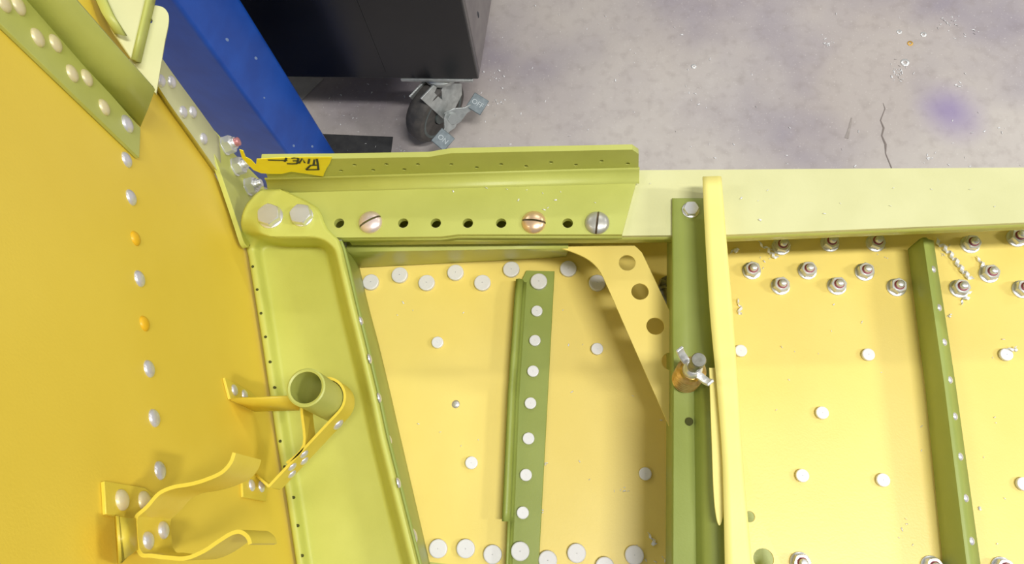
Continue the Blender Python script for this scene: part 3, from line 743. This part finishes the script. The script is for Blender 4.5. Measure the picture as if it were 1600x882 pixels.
o = prism('doubler_plate', [Pz(x, y, ZS+.0026) for x, y in ((1130, 790), (1186, 800), (1222, 900), (1130, 900))], [], UP, .002, 'green_deep', None, bevel=.0003)
tag(o, 'green doubler under the holed gusset at the foot of the strap', 'plate')
# ================================================================ TALL RIB: olive channel and yellow strap
ZR = ZT+.0034
rb = thing('rib_channel', Pz(1080, 600, .82), 'olive green rib channel crossing over the spar beside the pale strap', 'rib')
RL = [(310, 1050), (600, 1050), (985, 1049)]; RR = [(273, 1100), (340, 1101), (480, 1112), (600, 1122), (882, 1140), (985, 1148)]; RM = [(310, 1090), (540, 1086), (600, 1087), (882, 1091), (985, 1092)]
rows = []
for i, y in enumerate([310, 312, 330, 360, 400, 450, 500, 540, 570, 600, 640, 700, 760, 820, 882, 985]):
    k_ = sstep(520, 640, y)
    xl, xm, xr = interp(RL, y), interp(RM, y), interp(RR, y)+6
    rows.append([Pz(xl+1, y, ZR-.040), Pz(xl+1, y, ZR-.012), Pz(xl, y, ZR-.0015), Pz(xl+3, y, ZR), Pz(xm-14, y, ZR-.0025*k_), Pz(xm-3, y, ZR-.0035*k_), Pz(xm+4, y, ZR+.002*k_), Pz(xm+12, y, ZR+.007*k_), Pz(xr, y, ZR+.010*k_)])
    for q in (0, 1):                       # left wall hangs plumb below the flange edge
        e = rows[-1][2]; rows[-1][q] = Vector((e.x+.0012, e.y, ZR-.040 if q == 0 else ZR-.012))
v, f = grid(rows); mesh_obj('channel_body', v, f, 'green_deep', rb, solid=.0020, off=-1, angle=60)
inst('tooling_hole', lathe_mesh('tooling_hole', [(0, .0002), (.0022, .0002), (.0022, -.003), (0, -.003)], 20, 'void'), orient(Pz(1077, 659, ZR-.0015), UP), rb)
hexbolt(1079, 329, ZR, .0042, 'small hex bolt through the olive rib into the spar', None, 1.22, .5, .96)

ZY = ZT+.024
sl = smooth_path([Vector((x, y, 0)) for x, y in ((1098, 274), (1100, 340), (1108, 470), (1120, 600), (1127, 700), (1133, 882), (1137, 985))], 3)
sr = smooth_path([Vector((x, y, 0)) for x, y in ((1129, 277), (1137, 375), (1148, 500), (1158, 640), (1166, 760), (1177, 882), (1186, 985))], 3)
yst = thing('rib_strap', Pz(1140, 620, ZR), 'long pale yellow angle strap running beside the olive rib channel', 'strap')
rows = []
for i, (a, b) in enumerate(zip(sl, sr)):
    p, q = Pz(a.x, a.y, ZY), Pz(b.x, b.y, ZY); q.y = p.y = (p.y+q.y)/2
    low_z = max(ZR-.0, 0) if p.y > .170 else ZS+.003
    rows.append([p, p+(q-p)*.3, p+(q-p)*.6, q-Vector((.0032, 0, 0)), q-Vector((.0022, 0, 0)), q+Vector((-.0006, 0, -.0006)), q+Vector((0, 0, -.0025)), q+Vector((-.001, 0, -.012)), Vector((q.x-.002, q.y, low_z))])
v, f = grid(rows); mesh_obj('angle_sheet', v, f, 'strap_yellow', yst, solid=.0014, off=-1, angle=60)
tg = smooth_path([Vector((x, y, 0)) for x, y in ((1108, 575), (1112, 690), (1115, 770), (1119, 808), (1124, 822), (1129, 812), (1131, 790), (1134, 700), (1126, 575))], 4)
prism('inner_tongue', [Pz(p.x, p.y, ZY-.004) for p in tg], [], UP, .0012, 'strap_yellow', yst, bevel=.0002)

# ================================================================ NUTS ON THE SKIN
nuts = [(1220, 386, 'lock nut nearest the pale strap, half tucked under the spar lip'), (1296, 381, 'second lock nut from the pale strap, tucked under the spar lip'),
        (1367, 381, 'lock nut under the spar lip just before the olive stiffener'), (1515, 383, 'lock nut under the spar lip just past the olive stiffener'), (1587, 373, 'second lock nut past the olive stiffener under the spar lip'),
        (1174, 424, 'lock nut nearest the pale strap in the middle row'), (1261, 424, 'second lock nut from the pale strap in the middle row'),
        (1350, 426, 'third lock nut from the pale strap in the middle row'), (1544, 429, 'lock nut past the olive stiffener with a tiny curl against it'),
        (1219, 448, 'lock nut nearest the pale strap in the lowest row of three rows'), (1307, 448, 'second lock nut from the pale strap in the lowest of three rows'),
        (1400, 450, 'lock nut in the lowest of three rows close beside the olive stiffener'), (1498, 452, 'lock nut at the end of the long twisted shaving'), (1596, 453, 'second lock nut past the olive stiffener in the lowest of three rows'),
        (1250, 880, 'lock nut at the lower skin edge beside the holed gusset'), (1455, 886, 'lock nut at the lower skin edge before the stiffener foot'), (1565, 888, 'lock nut at the lower skin edge past the stiffener foot')]
for x, y, lb in nuts:
    if True:
        p = Pz(x, y, ZS); t = thing('lock_nut', p, lb, 'nut', 'lock nuts on the yellow skin')
        inst('washer', washer_me, orient(p, UP, 0, .0062), t)
        inst('nut_body', nut_me, orient(p+UP*.0011, UP, random.random()*1.0, .0046), t)
        inst('locking_ring', ring_me, orient(p+UP*.0056, UP, 0, .0026), t)
        inst('stud_end', stud_me, orient(p+UP*.0056, UP, 0, .0025) @ Matrix.Diagonal((1, 1, 1.5, 1)), t)

# bolt hidden under the fitting rim
p = Pz(549, 436, ZS+.010); t = thing('tucked_bolt', p-UP*.0, 'bright bolt head tucked against the fitting skirt under the spar', 'bolt')
sn = Vector((.9, -.1, .45)).normalized()
inst('washer', washer_me, orient(p, sn, 0, .0062), t); inst('bolt_head', bolt_me, orient(p+sn*.001, sn, .2, .0046), t)

# clevis and barrel beside the rib
p = Pz(1044, 446, ZS); t = thing('clevis_link', p, 'dull steel clevis with barrel between the gusset and olive rib', 'clevis')
inst('washer', lathe_mesh('dull_washer', [(0, 0), (1, 0), (1, .14), (.95, .18), (0, .18)], 28, 'steel_dark'), orient(p, UP, 0, .0064), t)
inst('nut_body', hexnut('dull_nut', 'steel_dark', 1.05), orient(p+UP*.001, UP, .3, .0046), t)
inst('stud_end', lathe_mesh('dull_stud', [(0, 1.0), (.6, 1.0), (.92, .9), (1, .78), (1, 0), (0, 0)], 16, 'steel_dark'), orient(p+UP*.005, UP, 0, .0025) @ Matrix.Diagonal((1, 1, 1.6, 1)), t)
q0, q1 = Pz(1031, 451, ZS+.010), Pz(1056, 505, ZS+.010); dq = (q1-q0).normalized()
v, f = tube_mesh([q0, q0+dq*.002, q0+dq*.0021, q0+dq*.016, q0+dq*.0161, q0+dq*.0185, q0+dq*.0186, q1], [.0046, .0046, .0036, .0036, .0046, .0046, .0032, .0032], 14); mesh_obj('barrel', v, f, 'steel_dark', t, angle=30)
v, f = tube_mesh([q0+Vector((.0, .004, 0)), Pz(1044, 446, ZS+.009)], .0028, 10); mesh_obj('clevis_arm', v, f, 'steel_dark', t, angle=40)

# wing nut clamp on the rib
p = Pz(1071, 594, ZR-.0003); cl = thing('wing_nut_clamp', p, 'brass wing nut clamp with steel pin standing on the olive rib', 'clamp')
prof = [(0, 0), (.0062, 0)]
for i in range(6):
    z = .0012+i*.0040; prof += [(.0066, z), (.0078, z+.0010), (.0078, z+.0020), (.0062, z+.0030)]
prof += [(.0052, .0262), (0, .0262)]
inst('ribbed_barrel', lathe_mesh('ribbed_barrel', prof, 28, 'brass', 30), orient(p, UP), cl)
inst('wing_collar', lathe_mesh('wing_collar', [(0, 0), (.0050, 0), (.0050, .004), (.0044, .006), (.0034, .007), (0, .007)], 24, 'steel', 30), orient(p+UP*.0258, UP), cl)
inst('pin', lathe_mesh('pin', [(0, .018), (.0034, .018), (.0038, .0172), (.0038, .013), (.0033, .0125), (.0033, 0), (0, 0)], 20, 'steel_dark', 30), orient(p+UP*.0315, UP), cl)
for s in (1, -1):
    wd_ = Vector((.62, -.78, 0))*s; c = p+UP*.0285
    path = [c+wd_*.003, c+wd_*.006+UP*.001, c+wd_*.0095+UP*.0035, c+wd_*.0115+UP*.0075]
    pp = smooth_path(path, 3); sid = UP.cross(wd_).normalized()*.0042
    v, f = ribbon([q-sid/2 for q in pp], sid, .0016); mesh_obj('wing', v, f, 'steel', cl, angle=40, bevel=.0004)

# ================================================================ CLAMPS ON THE LEFT WEB
# open double-wave clamp
zc = Pw(213, 830).z + .014
def hz(pts, z=zc): return [Pz(x, y, z) for x, y in pts]
ucl = thing('open_clamp', Pw(200, 800), 'open yellow wave clamp riveted to the lower part of the yellow web', 'clamp')
upath = smooth_path(hz([(366, 708), (360, 724), (346, 739), (322, 750), (298, 757), (270, 762), (248, 772), (230, 792), (214, 806)]), 6)
dn = -UP*.024
base = smooth_path(hz([(214, 806), (211.5, 815), (212.5, 838), (215, 858)]), 4)
lowp = smooth_path(hz([(215, 858), (222, 868), (236, 869), (262, 872), (290, 873), (318, 862), (342, 846), (362, 834), (376, 832), (387, 840), (391, 851)]), 6)
v, f = ribbon(upath+base[1:]+lowp[1:], dn, .0014); mesh_obj('wave_band', v, f, 'clip_yellow', ucl, angle=50)
fp_ = [(163, 752), (226, 762), (240, 772), (236, 806), (206, 812), (186, 808), (166, 804)]
prism('wall_plate', [Pw(x, y, .0016) for x, y in fp_], [], wn, .0015, 'clip_yellow', ucl, bevel=.0003)
v, f = grid([[Pw(x, y, .0016), Pz(x2, y2, zc-.001), Pz(x2, y2, zc-.001)+dn*.9] for x, y, x2, y2 in ((166, 808, 212, 808), (170, 850, 213, 836), (176, 905, 215, 862))])
v, f = grid([[Pw(175, 806, .001), Pw(175, 806, .014), Pz(211, 815, zc)], [Pw(178, 880, .001), Pw(178, 880, .014), Pz(213, 858, zc)]])
v, f = grid([[Pw(182, 806, .002), Pw(184, 807, .012), Pz(211, 812, zc-.001)], [Pw(187, 882, .002), Pw(189, 880, .012), Pz(214, 859, zc-.001)]])
mesh_obj('stand_off', v, f, 'clip_yellow', ucl, solid=.0015, off=0, angle=30)
for x, y in ((190, 782), (225, 784)): inst('rivet', dome_primed, orient(Pw(x, y, .0017), wn, .4, .0040), ucl)
b0_, b1_ = base[3], base[-3]; bnm = (b1_-b0_).cross(UP).normalized(); bnm = bnm if bnm.x > 0 else -bnm
for x, y in ((231, 846), (255, 829)): inst('rivet', dome_rivet, orient(Pp(x, y, b0_+bnm*.0007, bnm), bnm, 0, .0034), ucl)

# tube clamp: wall angle, strap wrapped around the tube
zt = .905
tcl = thing('tube_clamp', Pw(365, 620), 'yellow strap clamp wrapped around the green tube on the web', 'clamp')
cT = Pz(478, 606, zt+.026)                                     # tube axis point at its mouth
cxy = Vector((cT.x, cT.y, 0)); RT = .0098
# strap path in a horizontal plane: round the tube, then straight to its foot on the web
zs1 = zt-.004
cS = Vector((cT.x, cT.y, zs1))
tail = Pz(398, 738, zs1); d_t = (tail-cS); d_t.z = 0
L_t = d_t.length; d_t.normalize(); per = UP.cross(d_t)           # tangent leaves on the outer side
per = per if per.dot(Vector((1, -1, 0))) > 0 else -per
rS = RT+.0012
arc = []
for i in range(15):
    a = math.radians(-150+150*i/14+0)
    arc.append(cS+(per*math.cos(a)-d_t*math.sin(-a)*(1))*rS if False else cS+per*math.cos(a)*rS+d_t*math.sin(a)*rS)
sp_path = arc+[cS+per*rS+d_t*L_t*t for t in (.3, .6, .9, 1.0)]
dn2 = -UP*.017
v, f = ribbon(sp_path, dn2, .0014); stp = mesh_obj('strap', v, f, 'clip_yellow', tcl, angle=50)
# inner half of the strap and web angle
inner = [cS-per*rS*1.0+d_t*rS*.1, cS-per*rS*.6+d_t*rS*1.0, cS+per*(rS-.0016)+d_t*rS*2.2, cS+per*(rS-.0016)+d_t*L_t*.72]
v, f = ribbon(smooth_path(inner, 5), dn2*.98, .0014); mesh_obj('inner_strap', v, f, 'clip_yellow', tcl, angle=50)
for s_, dz in ((.55, .004), (.62, .012), (.72, .004), (.80, .012)):
    q = cS+per*(rS+.0007)+d_t*L_t*s_-UP*dz; inst('rivet', dome_rivet, orient(q, per, 0, .0027), stp)
inst('rivet', dome_rivet, orient(cS+per*(rS+.0007)+d_t*.006-UP*.012, per, 0, .0034), stp)
zq = Pw(362, 624).z
wp = [(351, 590), (392, 612), (404, 624), (360, 624)]
prism('wall_angle', [Pw(x, y, .0016) for x, y in wp], [], wn, .0015, 'clip_yellow', tcl, bevel=.0003)
e0, e1 = Pw(360, 624, .0008), Pz(462, 620, zq)
e2, e3 = Pw(398, 642, .0008), Pz(468, 640, zq-.010)
v, f = grid([[e0, e0+(e1-e0)*.5, e1], [e2, e2+(e3-e2)*.5, e3]]); mesh_obj('angle_arm', v, f, 'clip_yellow', tcl, solid=.0014, off=0)
an = (e1-e0).cross(e2-e0).normalized(); an = an if an.dot(CAM-e0) > 0 else -an
for x, y in ((424, 632), (436, 636), (447, 629)): inst('rivet', dome_rivet, orient(Pp(x, y, e0+an*.0008, an), an, 0, .0028), tcl)
for x, y in ((366, 610), (382, 618)): inst('rivet', dome_rivet, orient(Pw(x, y, .0017), wn, 0, .0032), tcl)
prism('foot_plate', [Pw(x, y, .0016) for x, y in ((379, 752), (398, 742), (420, 756), (416, 784), (380, 777))], [], wn, .0015, 'clip_yellow', tcl, bevel=.0003)
for x, y in ((393, 759), (408, 761)): inst('rivet', dome_rivet, orient(Pw(x, y, .0017), wn, 0, .0032), tcl)
v, f = grid([[sp_path[-1]+UP*0, sp_path[-1]+dn2*.5, sp_path[-1]+dn2], [Pw(399, 742, .001), Pw(406, 748, .001), Pw(414, 755, .001)]]); mesh_obj('foot_bend', v, f, 'clip_yellow', tcl, solid=.0014, off=0)

# the tube
tz0, tz1 = zt-.026, cT.z
prof = [(RT, 0), (RT, tz1-tz0), (RT-.0008, tz1-tz0+.0004), (RT-.0018, tz1-tz0), (RT-.0018, 0), (RT, 0)]
tb = inst('conduit_tube', lathe_mesh('conduit_tube', prof, 40, 'green', 40), orient(Vector((cT.x, cT.y, tz0)), UP))
tag(tb, 'short open green tube held upright in the yellow strap clamp', 'tube')

# ================================================================ SWARF
def curl(px, py, z, px2, py2, r, turns, label):
    a, b = Pz(px, py, z+r), Pz(px2, py2, z+r); d = (b-a); n_ = 14*turns; path = []
    u, v_, _ = frame(d)
    for i in range(n_+1):
        t = i/n_; an_ = 2*math.pi*turns*t
        path.append(a+d*t+u*r*math.cos(an_)+v_*r*math.sin(an_)+UP*0+Vector((math.sin(t*5), math.cos(t*4), 0))*.0012)
    v, f = ribbon(path, d.normalized()*r*1.5, .0002)
    zm = min(q.z for q in v); v = [q-UP*(zm-z) for q in v]
    return tag(mesh_obj('metal_curl', v, f, 'chip', None, angle=60), label, 'shaving', 'curled metal shavings on the skin')
curl(1460, 376, ZS, 1518, 432, .0016, 6, 'long twisted metal shaving lying beside the olive stiffener')
curl(1500, 478, ZS, 1516, 455, .0014, 2, 'short twisted shaving beside a lock nut near the olive stiffener')
curl(1523, 405, ZS, 1538, 414, .0012, 2, 'tiny curled shaving touching a lock nut right of the stiffener')
curl(1183, 382, ZS, 1215, 400, .0013, 3, 'curled shaving under the spar lip beside a lock nut')
curl(1139, 397, ZS, 1153, 388, .0013, 2, 'small curled shaving under the spar lip beside the strap')
curl(1150, 470, ZS, 1158, 487, .0012, 2, 'small curled shaving beside the strap below the lock nuts')
curl(1010, 838, ZS, 1024, 848, .0012, 2, 'dark curled shaving at the foot of the olive rib')
curl(1574, 551, ZS+.0022, 1590, 543, .0011, 2, 'small curl of shaving lying over a flat rivet')
def chips(name, spots, label, size=(.0006, .0016)):
    v = []; f = []
    for p in spots:
        s = random.uniform(*size); a = random.random()*6.28; el = random.uniform(.25, 1)
        u = Vector((math.cos(a), math.sin(a), 0)); w_ = UP.cross(u)*el; h = s*random.uniform(.2, .7); n_ = len(v)
        v += [p-u*s-w_*s*.4, p+u*s-w_*s*.5, p+u*s*.9+w_*s*.4+UP*h, p-u*s*.8+w_*s*.5+UP*h*.6]
        f.append((n_, n_+1, n_+2, n_+3))
    o = mesh_obj(name, v, f, 'chip', None, recalc=False, solid=.00012, off=1); o['kind'] = 'stuff'
    return tag(o, label, 'shavings')
def scatter(n_, z, x0, x1, y0, y1, ok=lambda x, y: True):
    out = []
    while len(out) < n_:
        x, y = random.uniform(x0, x1), random.uniform(y0, y1)
        if ok(x, y): out.append(Pz(x, y, z+.0002))
    return out
clear = lambda p: (p.xy-WC.xy).length > .085
def cluster(n_, z, cx, cy, r): return [Pz(random.gauss(cx, r), random.gauss(cy, r*.7), z+.0002) for _ in range(n_)]
sp = scatter(90, 0, 760, 1650, -20, 262)+scatter(70, 0, 500, 800, 130, 245)
for cx, cy, n_, r in ((633, 232, 26, 7), (650, 228, 20, 6), (715, 232, 10, 6), (700, 200, 24, 18), (735, 190, 24, 14), (778, 120, 14, 12), (770, 160, 10, 10), (1480, 36, 16, 8), (1295, 68, 14, 5), (1402, 112, 26, 8), (1520, 48, 8, 8), (560, 230, 14, 16), (1085, 150, 6, 12), (1450, 246, 8, 5), (1500, 137, 6, 6)):
    sp += cluster(n_, 0, cx, cy, r)
sp = [p for p in sp if clear(p)]
chips('floor_swarf', sp, 'fine white metal shavings scattered over the concrete floor', (.0012, .0034))
okskin = lambda x, y: x > interp(XS, y)+14 and not (1040 < x < 1185) and not (780 < x < 870)
sp = scatter(46, ZS, 600, 1600, 430, 880, okskin)+cluster(8, ZS, 1200, 395, 12)+cluster(5, ZS, 850, 725, 3)+cluster(4, ZS, 846, 800, 3)+cluster(4, ZS, 1530, 798, 4)+cluster(4, ZS, 975, 768, 6)+cluster(6, ZS, 1480, 395, 8)+cluster(4, ZS, 1380, 398, 8)+cluster(6, ZS, 1482, 495, 3)+cluster(3, ZS, 1030, 880, 6)
sp = [p for p in sp if okskin(*topx(p)) or topx(p)[0] > 840]
chips('skin_swarf', sp, 'small metal shavings scattered on the yellow skin sheet', (.0004, .0012))
sp = [Pz(x, y, ZC+.0002) for x, y in ((848, 302), (856, 325), (850, 328), (876, 300), (810, 313), (823, 297), (868, 313), (760, 294), (792, 296), (708, 299), (930, 317))]
chips('channel_swarf', sp, 'a few metal flakes lying on the green splice channel', (.0004, .0011))
sp = [Pz(x, y, ZT+.0002) for x, y in ((1184, 314), (1187, 344), (1158, 310), (1199, 298), (1288, 334), (1313, 318), (1391, 322), (1396, 294), (1455, 296), (1516, 296), (1554, 323), (1016, 287))]
chips('spar_swarf', sp, 'a few metal flakes lying on the pale green spar', (.0004, .0010))
